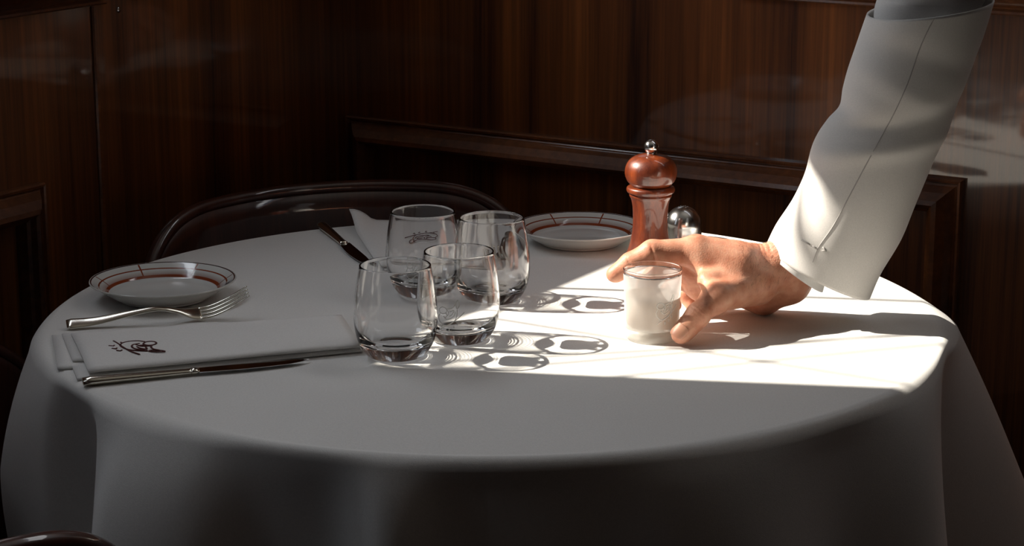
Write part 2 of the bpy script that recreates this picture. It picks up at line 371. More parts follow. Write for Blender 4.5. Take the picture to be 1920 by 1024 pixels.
# ------------------------------------------------------------------ table and cloth
CX = -0.0201; RT = 0.5
tb = tag(empty('round_table', (CX, 0, 0)), 'round wooden pedestal table hidden under the white tablecloth', 'table')
lathe('tabletop', [(0, T - 0.034), (0.470, T - 0.034), (0.482, T - 0.028), (0.482, T - 0.010), (0.474, T - 0.004), (0, T - 0.004)], M_tablewood, tb, 72)
lathe('pedestal', [(0.0, 0.03), (0.06, 0.03), (0.045, 0.10), (0.038, 0.30), (0.05, 0.60), (0.09, T - 0.034), (0, T - 0.034)], M_tablewood, tb, 40)
lathe('pedestal_base', [(0, 0), (0.15, 0), (0.15, 0.012), (0.12, 0.025), (0.06, 0.04), (0, 0.04)], M_tablewood, tb, 48)
def flare(th):
    """radial swing of the hanging cloth (folds) at angle th (degrees, 0 = right, -90 = towards camera)."""
    def g(c, w, a, skew=0.0):
        d = (th - c + 180) % 360 - 180
        ww = w * (1 + skew * (1 if d > 0 else -1)); return a * math.exp(-(d / ww) ** 2)
    def v(c, w, a):
        d = (th - c + 180) % 360 - 180; return a * math.exp(-(d / w) ** 4)
    f = 0.010
    f += g(1, 13, 0.150, 0.2) + g(-17, 5, -0.050) + g(-33, 8, 0.052) + g(-48, 7, -0.016) + g(-62, 9, 0.024) + v(-85, 12, -0.022) + g(-100, 4.0, 0.030)
    f += v(-111.5, 8.0, -0.042) + g(-131, 10, 0.062, 0.35) + v(-146.0, 5.5, -0.060) + g(-172, 13, 0.048) + g(163, 8, -0.03) + g(150, 9, 0.06)
    f += g(112, 12, 0.06) + g(75, 10, 0.03) + g(40, 11, 0.07) + g(20, 6, -0.03)
    return f
def cloth():
    NT = 720; verts = []; faces = []
    rad = [0.02] + [0.05 + 0.415 * i / 14 for i in range(15)] + [0.475, 0.483, 0.487]
    bend = 0.013; rows = []
    for r in rad: rows.append(('top', r))
    for i in range(1, 11): rows.append(('arc', i / 10 * math.pi / 2))
    for i in range(1, 25): rows.append(('drop', 0.30 * i / 24))
    for typ, q in rows:
        for k in range(NT):
            th = 360 * k / NT; a = math.radians(th); F = flare(((th + 180) % 360) - 180)
            if typ == 'top':
                r = q; z = 0.0006 * math.sin(3 * a + 7 * q) * (q / 0.5) + 0.0005 * math.sin(5 * a - 11 * q) * q
            elif typ == 'arc':
                r = 0.487 + bend * math.sin(q) ; z = -bend * (1 - math.cos(q))
                r += F * 0.10 * (q / 1.57) ** 2
            else:
                side = math.cos(a); g = (1 - math.exp(-q / (0.05 + 0.06 * side * side))) if side < 0 else (1 - side) * (1 - math.exp(-q / 0.06)) + side * min(1.0, q / 0.30)
                if side < -0.5: g *= 1 - 0.5 * max(0, q - 0.14) / 0.36 * 2
                r = 0.5 + F * (0.10 + 0.90 * g) + 0.002 * math.sin(9 * a + 20 * q); z = -bend - q
                z += 0.02 * math.sin(4 * a) * q
            verts.append((r * math.cos(a), r * math.sin(a), z))
    nr = len(rows)
    for i in range(nr - 1):
        for k in range(NT):
            k2 = (k + 1) % NT; faces.append((i * NT + k, i * NT + k2, (i + 1) * NT + k2, (i + 1) * NT + k))
    verts.append((0, 0, 0)); c = len(verts) - 1
    for k in range(NT): faces.append((c, (k + 1) % NT, k))
    o = mesh_obj('tablecloth', verts, faces, M_cloth); o.location = (CX, 0, T)
    bm = bmesh.new(); bm.from_mesh(o.data); bmesh.ops.recalc_face_normals(bm, faces=bm.faces[:]); bm.to_mesh(o.data); bm.free()
    return tag(o, 'white linen tablecloth draped over the round table', 'tablecloth')
cl = cloth()
try: cl.cycles.is_caustics_receiver = True
except Exception as e: print(e)

# ------------------------------------------------------------------ the printed emblem (reclining figure in a crescent, ground line, three marks)
def circ(cx, cy, rx, ry, n=20, rot=0.0):
    return [(cx + rx * math.cos(2 * math.pi * i / n) * math.cos(rot) - ry * math.sin(2 * math.pi * i / n) * math.sin(rot),
             cy + rx * math.cos(2 * math.pi * i / n) * math.sin(rot) + ry * math.sin(2 * math.pi * i / n) * math.cos(rot)) for i in range(n + 1)]
EMB = [circ(440, 497, 36, 32), spline([(400, 690), (450, 655), (520, 612), (590, 560), (640, 508)], 4),
       spline([(412, 528), (397, 565), (408, 608), (440, 636), (482, 638), (528, 612), (560, 575), (572, 530), (574, 480)], 4),
       spline([(440, 636), (425, 648)], 2), spline([(474, 480), (505, 478), (540, 460), (562, 425)], 4),
       circ(578, 434, 15, 40, 16, 0.12), spline([(470, 515), (478, 545), (462, 566)], 4), spline([(444, 548), (470, 578), (515, 570), (548, 540), (556, 500)], 4),
       spline([(484, 486), (494, 520), (484, 545)], 3), spline([(505, 505), (545, 492), (528, 530), (500, 550)], 3),
       [(482, 668), (497, 668), (490, 694)], [(530, 645), (546, 644), (538, 668)], [(566, 612), (582, 616), (574, 636)]]
def emblem(name, fmap, size, lw, material, parent, rot=0.0, mirror=False):
    """emblem ribbons; fmap(u, v) -> (point, normal); size = metres per 300 drawing units."""
    verts = []; faces = []; k = size / 300.0; cr, sr = math.cos(rot), math.sin(rot)
    for st in EMB:
        pts = []
        for x, y in st:
            u, v = (x - 515) * k, -(y - 555) * k
            if mirror: u = -u
            pts.append((u * cr - v * sr, u * sr + v * cr))
        P = [fmap(u, v) for u, v in pts]
        v_, f_ = tube_geo([p for p, n in P], lw, 6, (1, 0.5), up=P[len(P) // 2][1])
        o = len(verts); verts += v_; faces += [tuple(i + o for i in f) for f in f_]
    return mesh_obj(name, verts, faces, material, parent)

# ------------------------------------------------------------------ tumblers
OUT = spline([(0.0, 0.0015), (0.012, 0.0012), (0.022, 0.0), (0.0285, 0.0008), (0.0335, 0.0055), (0.0390, 0.0150), (0.0424, 0.0280), (0.0434, 0.0410), (0.0427, 0.0560), (0.0403, 0.0770), (0.0370, 0.0962)], 6)
INN = spline([(0.0357, 0.0962), (0.0389, 0.0770), (0.0412, 0.0560), (0.0418, 0.0420), (0.0403, 0.0300), (0.0358, 0.0205), (0.0270, 0.0155), (0.0140, 0.0135), (0.0, 0.0130)], 6)
def r_out(z):
    zz = [p[1] for p in OUT[18:]]; rr = [p[0] for p in OUT[18:]]; return float(np.interp(z, zz, rr))
def tumbler(loc, label, emb=None):
    t = empty('glass_tumbler', loc)
    ou = [(max(p[0], 0), p[1]) for p in OUT]; inn = [(max(p[0], 0), p[1]) for p in INN]
    inn = [(r_ - 0.0006 * min(1, max(0, (z_ - 0.02) / 0.03)) if r_ > 0.03 else r_, z_) for r_, z_ in inn]
    rim = [(0.0370 - 0.00095 + 0.00095 * math.cos(a), 0.0962 + 0.00080 * math.sin(a)) for a in np.linspace(0.25, math.pi - 0.25, 6)]
    prof = ou + rim + inn; prof[0] = (0, prof[0][1]); prof[-1] = (0, prof[-1][1])
    g = lathe('bowl', prof, M_glass, t, 128)
    g.cycles.is_caustics_caster = True
    if emb is not None:
        def fm(u, v):
            z = 0.036 + v; r = r_out(z) + 0.0001; a = emb + u / 0.043; n = Vector((math.cos(a), math.sin(a), 0)); return n * r + Vector((0, 0, z)), n
        emblem('etched_emblem', fm, 0.034, 0.00036, M_etch, t)
    return tag(t, label, 'glass', 'clear tumblers clustered on the table')
ZC = T + 0.0009
tumbler((-0.120, -0.169, ZC), 'clear glass tumbler nearest the camera, beside the napkin end')
tumbler((-0.056, -0.107, ZC), 'clear etched tumbler just right of and behind the nearest one', -1.75)
tumbler((-0.102, 0.092, ZC), 'clear etched tumbler at the back left, nearest the far napkin', -1.65)
tumbler((-0.023, 0.058, ZC), 'clear glass tumbler at the back right, beside the far plate')

# ------------------------------------------------------------------ frosted glass
VX, VY = 0.149, -0.100
vt = tag(empty('frosted_glass', (VX, VY, ZC)), 'small frosted straight-sided glass held between thumb and fingers', 'glass')
lathe('body', [(0.0287, 0.0125), (0.0291, 0.020), (0.0300, 0.045), (0.03095, 0.0700), (0.0310, 0.0708)], M_frost, vt, 96)
lathe('thick_base', [(0, 0.0012), (0.020, 0.0008), (0.0262, 0.0), (0.0276, 0.0012), (0.0282, 0.005), (0.0287, 0.0122), (0.0, 0.0122)], M_base, vt, 96)
lathe('clear_rim', [(0.0310, 0.0709), (0.0314, 0.0755), (0.03145, 0.0762), (0.0311, 0.0768), (0.0305, 0.0768), (0.0301, 0.0762), (0.0299, 0.0755), (0.0297, 0.0709)], M_glass, vt, 96, closed=True)
M_wax, nt, b = mat('pale_fill'); setp(b, Base_Color=(0.80, 0.70, 0.62), Roughness=0.35)
nt.links.new(mixsh(nt, 0.55, b.outputs[0], bsdf(nt, 'Translucent', (0.80, 0.70, 0.62))), nt.nodes['Material Output'].inputs[0])
lathe('fill', [(0, 0.0133), (0.0240, 0.0137), (0.0268, 0.0165), (0.0274, 0.0205), (0.0282, 0.0480), (0.0, 0.0478)], M_wax, vt, 64)
def fmv(u, v):
    z = 0.036 + v; r = 0.0283 + (z - 0.0122) * 0.0385 + 0.00055; a = math.radians(-61) + u / 0.0298; n = Vector((math.cos(a), math.sin(a), 0)); return n * r + Vector((0, 0, z)), n
emblem('white_emblem', fmv, 0.0315, 0.0007, M_etch, vt)

# ------------------------------------------------------------------ plates
PP = spline([(0.0, 0.0055), (0.030, 0.0055), (0.052, 0.0060), (0.0600, 0.0078), (0.0635, 0.0105), (0.0700, 0.0155), (0.0780, 0.0203), (0.0815, 0.0221), (0.0829, 0.0222)], 5)
PU = spline([(0.0834, 0.0214), (0.0822, 0.0202), (0.0760, 0.0165), (0.0670, 0.0100), (0.0590, 0.0050), (0.0530, 0.0030), (0.0510, 0.0005), (0.0490, 0.0), (0.0475, 0.0015), (0.0460, 0.0028), (0.0250, 0.0030), (0.0, 0.0030)], 4)
def plate(loc, rz, label, emb=None):
    prof = [(max(p[0], 0), p[1]) for p in PP + PU]; prof[0] = (0, 0.0055); prof[-1] = (0, 0.003)
    t = empty('side_plate', loc, rz)
    d = lathe('dish', prof, M_plate, t, 120); d.data.materials.append(M_porc)
    for f in d.data.polygons:
        if f.normal.z < 0.05: f.material_index = 1
    if emb is not None:
        def fm(u, v):
            rr = 0.0762 + v; z = float(np.interp(rr, [0.070, 0.078, 0.0815], [0.0155, 0.0203, 0.0221])) + 0.0002
            a = emb + u / rr; return Vector((rr * math.cos(a), rr * math.sin(a), z)), Vector((0, 0, 1))
        emblem('printed_emblem', fm, 0.0105, 0.00025, M_inkprint, t, rot=2.2)
    return tag(t, label, 'plate', 'red-lined side plates')
plate((-0.399, 0.071, ZC), math.radians(17), 'white side plate with red lines beside the fork on the left', math.radians(-22))
plate((0.087, 0.350, ZC), math.radians(15), 'white side plate with red lines at the far edge, left of the pepper mill')

# ------------------------------------------------------------------ pepper mill and salt shaker
ml = tag(empty('pepper_mill', (0.1690, 0.255, ZC)), 'turned reddish wooden pepper mill with steel ball on top', 'pepper mill')
lathe('body', [(0, 0)] + [tuple(p) for p in spline([(0.0290, 0.0), (0.0296, 0.003), (0.0290, 0.008), (0.0262, 0.016), (0.0232, 0.028), (0.0215, 0.042), (0.0213, 0.056), (0.0222, 0.068), (0.0240, 0.0765), (0.0258, 0.0800), (0.0262, 0.0820), (0.0255, 0.0838)], 5)] + [tuple(p) for p in spline([(0.0258, 0.0841), (0.0288, 0.0855), (0.0297, 0.0885), (0.0286, 0.0915), (0.0250, 0.0930)], 5)] + [(0, 0.0930)], M_mill, ml, 80)
lathe('head', [(0, 0.0931)] + [tuple(p) for p in spline([(0.0235, 0.0931), (0.0250, 0.0945), (0.0290, 0.0990), (0.0315, 0.1055), (0.0320, 0.1115), (0.0305, 0.1185), (0.0262, 0.1250), (0.0190, 0.1298), (0.0100, 0.1322)], 6)] + [(0, 0.1325)], M_mill, ml, 80)
lathe('steel_ball', [(0, 0.1322), (0.0062, 0.1322), (0.0066, 0.1335), (0.0060, 0.1345)] + [(0.0090 * math.cos(a), 0.1410 + 0.0090 * math.sin(a)) for a in np.linspace(-0.85, 1.5, 18)] + [(0, 0.1500)], M_steel, ml, 48)
sl = tag(empty('salt_shaker', (0.2190, 0.372, ZC)), 'shiny steel dome-topped salt shaker behind the pepper mill', 'shaker')
RS = 0.0236
lathe('steel_dome', [(0, 0), (RS, 0), (RS + 0.0004, 0.001), (RS, 0.002), (RS, 0.017)] + [(RS * math.cos(a), 0.017 + RS * 1.08 * math.sin(a)) for a in np.linspace(0.08, 1.5, 20)] + [(0, 0.017 + RS * 1.08)], M_steel, sl, 72)
for i in range(7):
    a = i * math.pi / 3; rr = 0.0 if i == 6 else 0.0055
    z = 0.017 + RS * 1.08 * math.sqrt(1 - (rr / RS) ** 2)
    lathe('hole', [(0, -0.0003), (0.0008, -0.0003), (0.0008, 0.00025), (0, 0.00025)], M_hole, sl, 12, loc=(rr * math.cos(a), rr * math.sin(a), z))

# ------------------------------------------------------------------ cutlery
def knife(loc, rz, label, L=0.232):
    t = empty('table_knife', loc, rz); hl = 0.112
    xs = np.linspace(0, hl, 15); w = [0.0052 + 0.0022 * (1 - x / hl) for x in xs]; w[0] *= 0.8
    tube('handle', [(x, 0, 0.0048 - 0.001 * x / hl) for x in xs], w, M_silver, t, 12, [(1.0, 0.62 - 0.08 * x / hl) for x in xs])
    tube('collar', [(hl - 0.004, 0, 0.0039), (hl, 0, 0.0039), (hl + 0.004, 0, 0.0038)], [0.0058, 0.0060, 0.0052], M_silver, t, 12, (1.0, 0.55))
    top = []; n = 18
    verts = []; faces = []
    for i in range(n + 1):
        u = i / n; x = hl + 0.003 + (L - hl - 0.003) * u
        hi = 0.0066 * (1 - max(0, (u - 0.62) / 0.38) ** 2.2 * 0.95) + 0.0006; lo = -0.0062 - 0.0032 * math.sin(math.pi * min(1, u * 1.08)) * (1 - u ** 4) + 0.0098 * max(0, (u - 0.75) / 0.25) ** 2
        hi = max(hi, lo + 0.0004); zc = 0.0038 - 0.0012 * u
        verts += [(x, hi, zc - 0.0009), (x, hi, zc + 0.0009), (x, lo, zc + 0.00025), (x, lo, zc - 0.00025)]
    for i in range(n):
        for k in range(4): faces.append((4 * i + k, 4 * i + (k + 1) % 4, 4 * i + 4 + (k + 1) % 4, 4 * i + 4 + k))
    faces += [(3, 2, 1, 0), tuple(range(4 * n, 4 * n + 4))]
    mesh_obj('blade', verts, faces, M_blade, t, smooth=False)
    return tag(t, label, 'knife', 'table knives')
def fork(loc, rz, label, roll=0.0):
    t = empty('table_fork', loc, rz); t.rotation_euler = (roll, 0, rz)
    pz = spline([(0.0, 0.0018), (0.03, 0.0030), (0.07, 0.0105), (0.098, 0.0140), (0.118, 0.0095), (0.134, 0.0040), (0.146, 0.0026)], 5)
    n = len(pz); w = []
    for x, z in pz:
        w.append(float(np.interp(x, [0, 0.004, 0.03, 0.075, 0.105, 0.122, 0.136, 0.146], [0.0070, 0.0088, 0.0072, 0.0044, 0.0036, 0.0048, 0.0098, 0.0115])))
    tube('handle', [(x, 0, z) for x, z in pz], w, M_silver, t, 12, [(1.0, min(0.45, 0.0017 / q)) for q in w])
    for k in range(4):
        y = (k - 1.5) * 0.0058
        pp = spline([(0.143, y, 0.0026), (0.158, y * 1.02, 0.0055), (0.176, y * 1.02, 0.0145), (0.190, y * 0.96, 0.0245), (0.197, y * 0.94, 0.0300)], 4)
        tube('tine', pp, list(np.linspace(0.0019, 0.0012, len(pp))), M_silver, t, 8, (1.0, 0.55))
    return tag(t, label, 'fork', 'table forks')
def ang2(a, b): return math.atan2(b[1] - a[1], b[0] - a[0])
knife((-0.4235, -0.2790, ZC), ang2((-0.4235, -0.2790), (-0.2096, -0.1970)), 'table knife with silver handle lying in front of the left napkin')
fork((-0.483, -0.0640, ZC + 0.0035), math.radians(16.5), 'silver table fork between the left plate and the napkin', 0.42)

# ------------------------------------------------------------------ napkins
def sheet(name, quad, z, th, material, parent, wav=0.0006, n=26, m=14, curl=None):
    """folded cloth layer over a quad A,B,C,D given as (x, y)."""
    A, B, Cc, D = [Vector((*q, 0)) for q in quad]; verts = []; faces = []
    for lay in (1, 0):
        for j in range(m + 1):
            for i in range(n + 1):
                u, v = i / n, j / m; p = (A * (1 - u) + B * u) * (1 - v) + (D * (1 - u) + Cc * u) * v
                e = min(u, 1 - u) * n, min(v, 1 - v) * m
                edge = min(1.0, min(e) / 1.0)
                h = z + wav * (math.sin(7 * u + 3 * v + z * 900) + 0.6 * math.sin(13 * v - 5 * u + z * 500)) * 0.5
                if curl: h += curl(u, v)
                hz = h + (th * (0.55 + 0.45 * edge) if lay else 0.0)
                verts.append((p.x, p.y, hz))
    K = (n + 1) * (m + 1); w = n + 1
    for j in range(m):
        for i in range(n):
            a_ = j * w + i; faces.append((a_, a_ + 1, a_ + w + 1, a_ + w)); faces.append((K + a_, K + a_ + w, K + a_ + w + 1, K + a_ + 1))
    rim = [i for i in range(n)] + [j * w + n for j in range(m)] + [m * w + i for i in range(n, 0, -1)] + [j * w for j in range(m, 0, -1)]
    for q in range(len(rim)):
        a_, b_ = rim[q], rim[(q + 1) % len(rim)]; faces.append((a_, K + a_, K + b_, b_))
    o = mesh_obj(name, verts, faces, material, parent)
    bm = bmesh.new(); bm.from_mesh(o.data); bmesh.ops.recalc_face_normals(bm, faces=bm.faces[:]); bm.to_mesh(o.data); bm.free()
    return o
nk = tag(empty('folded_napkin', (-0.31, -0.11, ZC)), 'folded white napkin with dark red emblem between fork and left knife', 'napkin', 'folded white napkins')
def rel(q, o=(-0.31, -0.11)): return [(x - o[0], y - o[1]) for x, y in q]
sheet('lower_fold', rel([(-0.4917, -0.0989), (-0.193, -0.0219), (-0.1584, -0.1489), (-0.4598, -0.2239)]), 0.0005, 0.0028, M_napkin, nk)
sheet('middle_fold', rel([(-0.4800, -0.1030), (-0.1902, -0.0263), (-0.1582, -0.1513), (-0.4480, -0.2060)]), 0.0036, 0.0026, M_napkin, nk)
sheet('front_fold', rel([(-0.4471, -0.2150), (-0.2002, -0.130), (-0.1556, -0.157), (-0.4325, -0.2615)]), 0.0005, 0.0034, M_napkin, nk)
sheet('top_fold', rel([(-0.468, -0.1132), (-0.187, -0.0363), (-0.1574, -0.1611), (-0.4224, -0.2550)]), 0.0066, 0.0032, M_napkin, nk, curl=lambda u, v: 0.0012 * math.sin(math.pi * v))
eo = (-0.3885 + 0.31, -0.1785 + 0.11)
emblem('embroidered_emblem', lambda u, v: (Vector((eo[0] + u, eo[1] + v, 0.0114)), Vector((0, 0, 1))), 0.062, 0.0011, M_embroid, nk, rot=math.radians(-92))

# ------------------------------------------------------------------ chairs
def chair(loc, rz, label, ztop=0.766):
    """low-backed chair; origin under the middle of the back, local +x is the facing direction."""
    t = empty('tub_chair', loc, rz); R = 0.38; amax = math.radians(48); zb = 0.40
    N = 72; us = [-math.cos(math.pi * i / N) for i in range(N + 1)]
    def zt(u):
        q = max(0.0, (abs(u) - 0.48) / 0.52); return ztop - 0.012 * u * u - 0.120 * (1 - math.sqrt(max(0.0, 1 - q ** 2.6)))
    def pos(u, z, off=0.0):
        a = u * amax; r = R - off; rake = -0.10 * (z - ztop); return Vector((R - r * math.cos(a) + rake, r * math.sin(a), z))
    verts = []; faces = []; rows = 12; w = rows + 1; K = (N + 1) * w
    for off in (0.0, 0.014):
        for u in us:
            for j in range(w): verts.append(pos(u, zb + (zt(u) - zb) * j / rows, off))
    for i in range(N):
        for j in range(rows):
            a_ = i * w + j; faces.append((a_, a_ + 1, a_ + w + 1, a_ + w)); faces.append((K + a_, K + a_ + w, K + a_ + w + 1, K + a_ + 1))
        faces.append((i * w, i * w + w, K + i * w + w, K + i * w)); faces.append((i * w + rows, K + i * w + rows, K + i * w + w + rows, i * w + w + rows))
    for i in (0, N):
        for j in range(rows): faces.append((i * w + j, i * w + j + 1, K + i * w + j + 1, K + i * w + j))
    mesh_obj('backrest', verts, faces, M_chair, t)
    rp = [pos(-1, zb, 0.007), pos(-1, 0.50, 0.007), pos(-1, 0.58, 0.007)] + [pos(u, zt(u), 0.007) for u in us] + [pos(1, 0.58, 0.007), pos(1, 0.50, 0.007), pos(1, zb, 0.007)]
    tube('edge_rail', rp, 0.0095, M_chair, t, 12, up=Vector((1, 0, 0.02)))
    lathe('seat', [(0, 0.355)] + [tuple(p) for p in spline([(0.205, 0.355), (0.222, 0.370), (0.218, 0.395), (0.18, 0.408), (0.10, 0.412)], 4)] + [(0, 0.412)], M_seat, t, 48, loc=(0.265, 0, 0))
    for sx, sy in ((1, 1), (1, -1), (-1, 1), (-1, -1)):
        c = 0.265
        tube('leg', [(c + 0.13 * sx, 0.14 * sy, 0.37), (c + 0.15 * sx, 0.16 * sy, 0.18), (c + 0.17 * sx, 0.175 * sy, 0.0)], [0.020, 0.017, 0.012], M_chair, t, 12)
    return tag(t, label, 'chair', 'dark tub chairs')
chair((-0.275, 0.620, 0), math.radians(-67.6), 'dark glossy low-backed chair in the corner behind the table')
chair((-0.715, 0.005, 0), math.radians(3), 'dark chair at the left frame edge, only its rounded back corner showing', ztop=0.665)
chair((-0.540, -0.785, 0), math.radians(110), 'dark wooden chair with rounded back corner at the lower left corner', ztop=0.742)

# ------------------------------------------------------------------ far place setting
nf = tag(empty('folded_napkin', (-0.07, 0.30, ZC)), 'folded white napkin behind the tumblers at the far side of the table', 'napkin', 'folded white napkins')
of = (-0.07, 0.30)
sheet('lower_fold', rel([(-0.200, 0.425), (-0.020, 0.452), (-0.010, 0.180), (-0.155, 0.195)], of), 0.0005, 0.0030, M_napkin, nf)
sheet('top_fold', rel([(-0.214, 0.452), (-0.030, 0.455), (-0.022, 0.185), (-0.160, 0.200)], of), 0.0038, 0.0032, M_napkin, nf, curl=lambda u, v: 0.016 * max(0, 1 - (u * 6) ** 2 - (v * 4) ** 2) + 0.0015 * math.sin(9 * u) * (1 - v))
emblem('embroidered_emblem', lambda u, v: (Vector((-0.045 + u, 0.045 + v, 0.0083)), Vector((0, 0, 1))), 0.062, 0.00075, M_embroid, nf, rot=math.radians(178))
knife((-0.250, 0.435, ZC), ang2((-0.250, 0.435), (-0.165, 0.195)), 'table knife lying left of the far napkin, handle to the table edge')
fork((0.005, 0.395, ZC), math.radians(-97), 'silver table fork behind the tumblers, right of the far napkin')

# ------------------------------------------------------------------ person: hand, cuff, sleeve
person = tag(empty('person', (0.29, -0.02, T)), "person's right arm in white jacket sleeve, hand closing around frosted glass", 'person')
HS = 0.00125; lo = np.array([0.088, -0.152, -0.004]); hi = np.array([0.375, 0.062, 0.190])
dims = np.ceil((hi - lo) / HS).astype(int)
gx, gy, gz = [lo[i] + HS * np.arange(dims[i]) for i in range(3)]
def newf(): return np.full(tuple(dims), 0.05, np.float32)
def smin(a, b, k):
    h = np.clip(0.5 + 0.5 * (b - a) / k, 0, 1); return b * (1 - h) + a * h - k * h * (1 - h)
def block(pmin, pmax):
    i0 = np.maximum(0, np.floor((pmin - lo) / HS).astype(int)); i1 = np.minimum(dims, np.ceil((pmax - lo) / HS).astype(int) + 1)
    return tuple(slice(int(a_), int(b_)) for a_, b_ in zip(i0, i1))
def pts(sl): return np.meshgrid(gx[sl[0]], gy[sl[1]], gz[sl[2]], indexing='ij')
def cone(F, a, b, r1, r2, k=0.004, squash=None):
    """add a round cone; squash=(axis vector, factor) thins it along an axis."""
    a, b = np.array(a, float), np.array(b, float); m = max(r1, r2) * (1.6 if squash else 1) + k + 0.006
    sl = block(np.minimum(a, b) - m, np.maximum(a, b) + m); X, Y, Z = pts(sl)
    ab = b - a; L2 = ab @ ab + 1e-12
    px, py, pz = X - a[0], Y - a[1], Z - a[2]
    t = np.clip((px * ab[0] + py * ab[1] + pz * ab[2]) / L2, 0, 1)
    qx, qy, qz = px - t * ab[0], py - t * ab[1], pz - t * ab[2]
    if squash:
        ax = np.array(squash[0], float); ax /= np.linalg.norm(ax); d = qx * ax[0] + qy * ax[1] + qz * ax[2]; s = squash[1] - 1
        qx, qy, qz = qx + ax[0] * d * s, qy + ax[1] * d * s, qz + ax[2] * d * s
    d = np.sqrt(qx * qx + qy * qy + qz * qz) - (r1 + t * (r2 - r1))
    F[sl] = smin(F[sl], d.astype(np.float32), k)
def chain(F, P, R, k=0.004):
    for i in range(len(P) - 1): cone(F, P[i], P[i + 1], R[i], R[i + 1], k)
def groove(F, c, n, w, depth, R):
    """crease: a shallow valley in the plane through c with normal n, within R of c."""
    c = np.array(c, float); n = np.array(n, float); n /= np.linalg.norm(n)
    sl = block(c - R - 0.002, c + R + 0.002); X, Y, Z = pts(sl); px, py, pz = X - c[0], Y - c[1], Z - c[2]
    d = px * n[0] + py * n[1] + pz * n[2]; rr = np.sqrt(px * px + py * py + pz * pz)
    F[sl] += (depth * np.exp(-(d / w) ** 2) * np.clip(1 - (rr / R) ** 2, 0, 1)).astype(np.float32)
def dent(F, c, R, depth):
    c = np.array(c, float); sl = block(c - R * 2.2, c + R * 2.2); X, Y, Z = pts(sl)
    F[sl] += (depth * np.exp(-((X - c[0]) ** 2 + (Y - c[1]) ** 2 + (Z - c[2]) ** 2) / R ** 2)).astype(np.float32)

I0, I1, I2, I3 = (0.199, -0.048, 0.0845), (0.1510, -0.0545, 0.0848), (0.1275, -0.0545, 0.0722), (0.1105, -0.0545, 0.0592)
M0, M1, M2, M3 = (0.206, -0.026, 0.0750), (0.163, -0.034, 0.0650), (0.147, -0.042, 0.0450), (0.138, -0.052, 0.0270)
R0, R1, R2, R3 = (0.215, -0.003, 0.0620), (0.184, -0.004, 0.0440), (0.172, -0.010, 0.0270), (0.180, -0.014, 0.0140)
L0, L1, L2, L3 = (0.226, 0.014, 0.0470), (0.204, 0.016, 0.0330), (0.192, 0.010, 0.0200), (0.199, 0.004, 0.0100)
TC, TM, TI, TT = (0.263, -0.052, 0.0520), (0.2170, -0.102, 0.0450), (0.1962, -0.1225, 0.0325), (0.1780, -0.1310, 0.0135)
WR = (0.300, -0.020, 0.0560); FD = np.array([0.52, -0.08, 0.85]); FD /= np.linalg.norm(FD)
palm = newf()
cone(palm, (0.285, -0.030, 0.066), I0, 0.0185, 0.0140, 0.010); cone(palm, (0.288, -0.016, 0.062), M0, 0.0175, 0.0135, 0.010)
cone(palm, (0.288, -0.006, 0.050), R0, 0.0170, 0.0125, 0.010); cone(palm, (0.285, 0.000, 0.036), L0, 0.0165, 0.0115, 0.010)
cone(palm, (0.278, -0.002, 0.0190), (0.246, 0.010, 0.026), 0.0190, 0.0160, 0.012)                          # heel on the ulnar side
cone(palm, (0.283, -0.012, 0.0300), (0.303, -0.018, 0.040), 0.0220, 0.0220, 0.012)
cone(palm, TC, TM, 0.0190, 0.0125, 0.010); cone(palm, (0.268, -0.046, 0.0420), (0.232, -0.078, 0.0400), 0.0190, 0.0140, 0.010)  # thenar
cone(palm, TC, (0.287, -0.030, 0.060), 0.0190, 0.0205, 0.012)
for q in (0.25, 0.5, 0.75):                                                                                 # first web
    a_ = np.array(TM) * (1 - q) + np.array(TC) * q; b_ = np.array(I0) * (1 - q) + np.array((0.285, -0.030, 0.066)) * q
    if q < 0.3: cone(palm, a_ * 0.93 + b_ * 0.07, b_, 0.0065, 0.0085, 0.012)
    else: cone(palm, a_, b_, 0.0115, 0.0130, 0.012)
wa, wb_ = np.array((0.294, -0.030, 0.0630)), np.array((0.306, -0.014, 0.0430))
cone(palm, wa, wa + FD * 0.075, 0.0230, 0.0215, 0.014); cone(palm, wb_, wb_ + FD * 0.075, 0.0230, 0.0220, 0.014)
we = np.array(I0) + np.array((0.004, -0.010, -0.012)); wm = np.array((0.2085, -0.082, 0.0585))
cone(palm, we, wm, 0.0065, 0.0055, 0.010); cone(palm, wm, TM, 0.0055, 0.0085, 0.010); cone(palm, wm, (0.238, -0.062, 0.064), 0.0060, 0.0120, 0.012); cone(palm, we, (0.240, -0.055, 0.070), 0.0075, 0.0120, 0.012)
cone(palm, (0.222, -0.026, 0.058), (0.240, -0.002, 0.030), 0.0155, 0.0170, 0.012); cone(palm, (0.212, -0.020, 0.055), (0.222, 0.004, 0.034), 0.0120, 0.0130, 0.010)
cone(palm, (0.222, -0.026, 0.058), (0.208, -0.008, 0.0290), 0.0140, 0.0115, 0.010)
cone(palm, np.array(I0) + [0.003, -0.001, -0.001], (0.250, -0.050, 0.0740), 0.0138, 0.0150, 0.012); cone(palm, np.array(I0) + [0.006, -0.007, -0.006], (0.245, -0.058, 0.0660), 0.0110, 0.0130, 0.012)
cone(palm, wm + [0.006, 0.006, -0.003], (0.216, -0.032, 0.0580), 0.0075, 0.0135, 0.012); cone(palm, np.array(TM) + [0.004, 0.006, 0.0], (0.224, -0.026, 0.0450), 0.0100, 0.0140, 0.012)
cone(palm, wm + [0.005, 0.004, -0.006], (0.226, -0.070, 0.050), 0.0065, 0.0110, 0.010)
cone(palm, (0.206, -0.030, 0.0670), (0.214, -0.006, 0.0350), 0.0150, 0.0150, 0.010); cone(palm, (0.192, -0.030, 0.0600), (0.200, -0.010, 0.0380), 0.0135, 0.0130, 0.010)
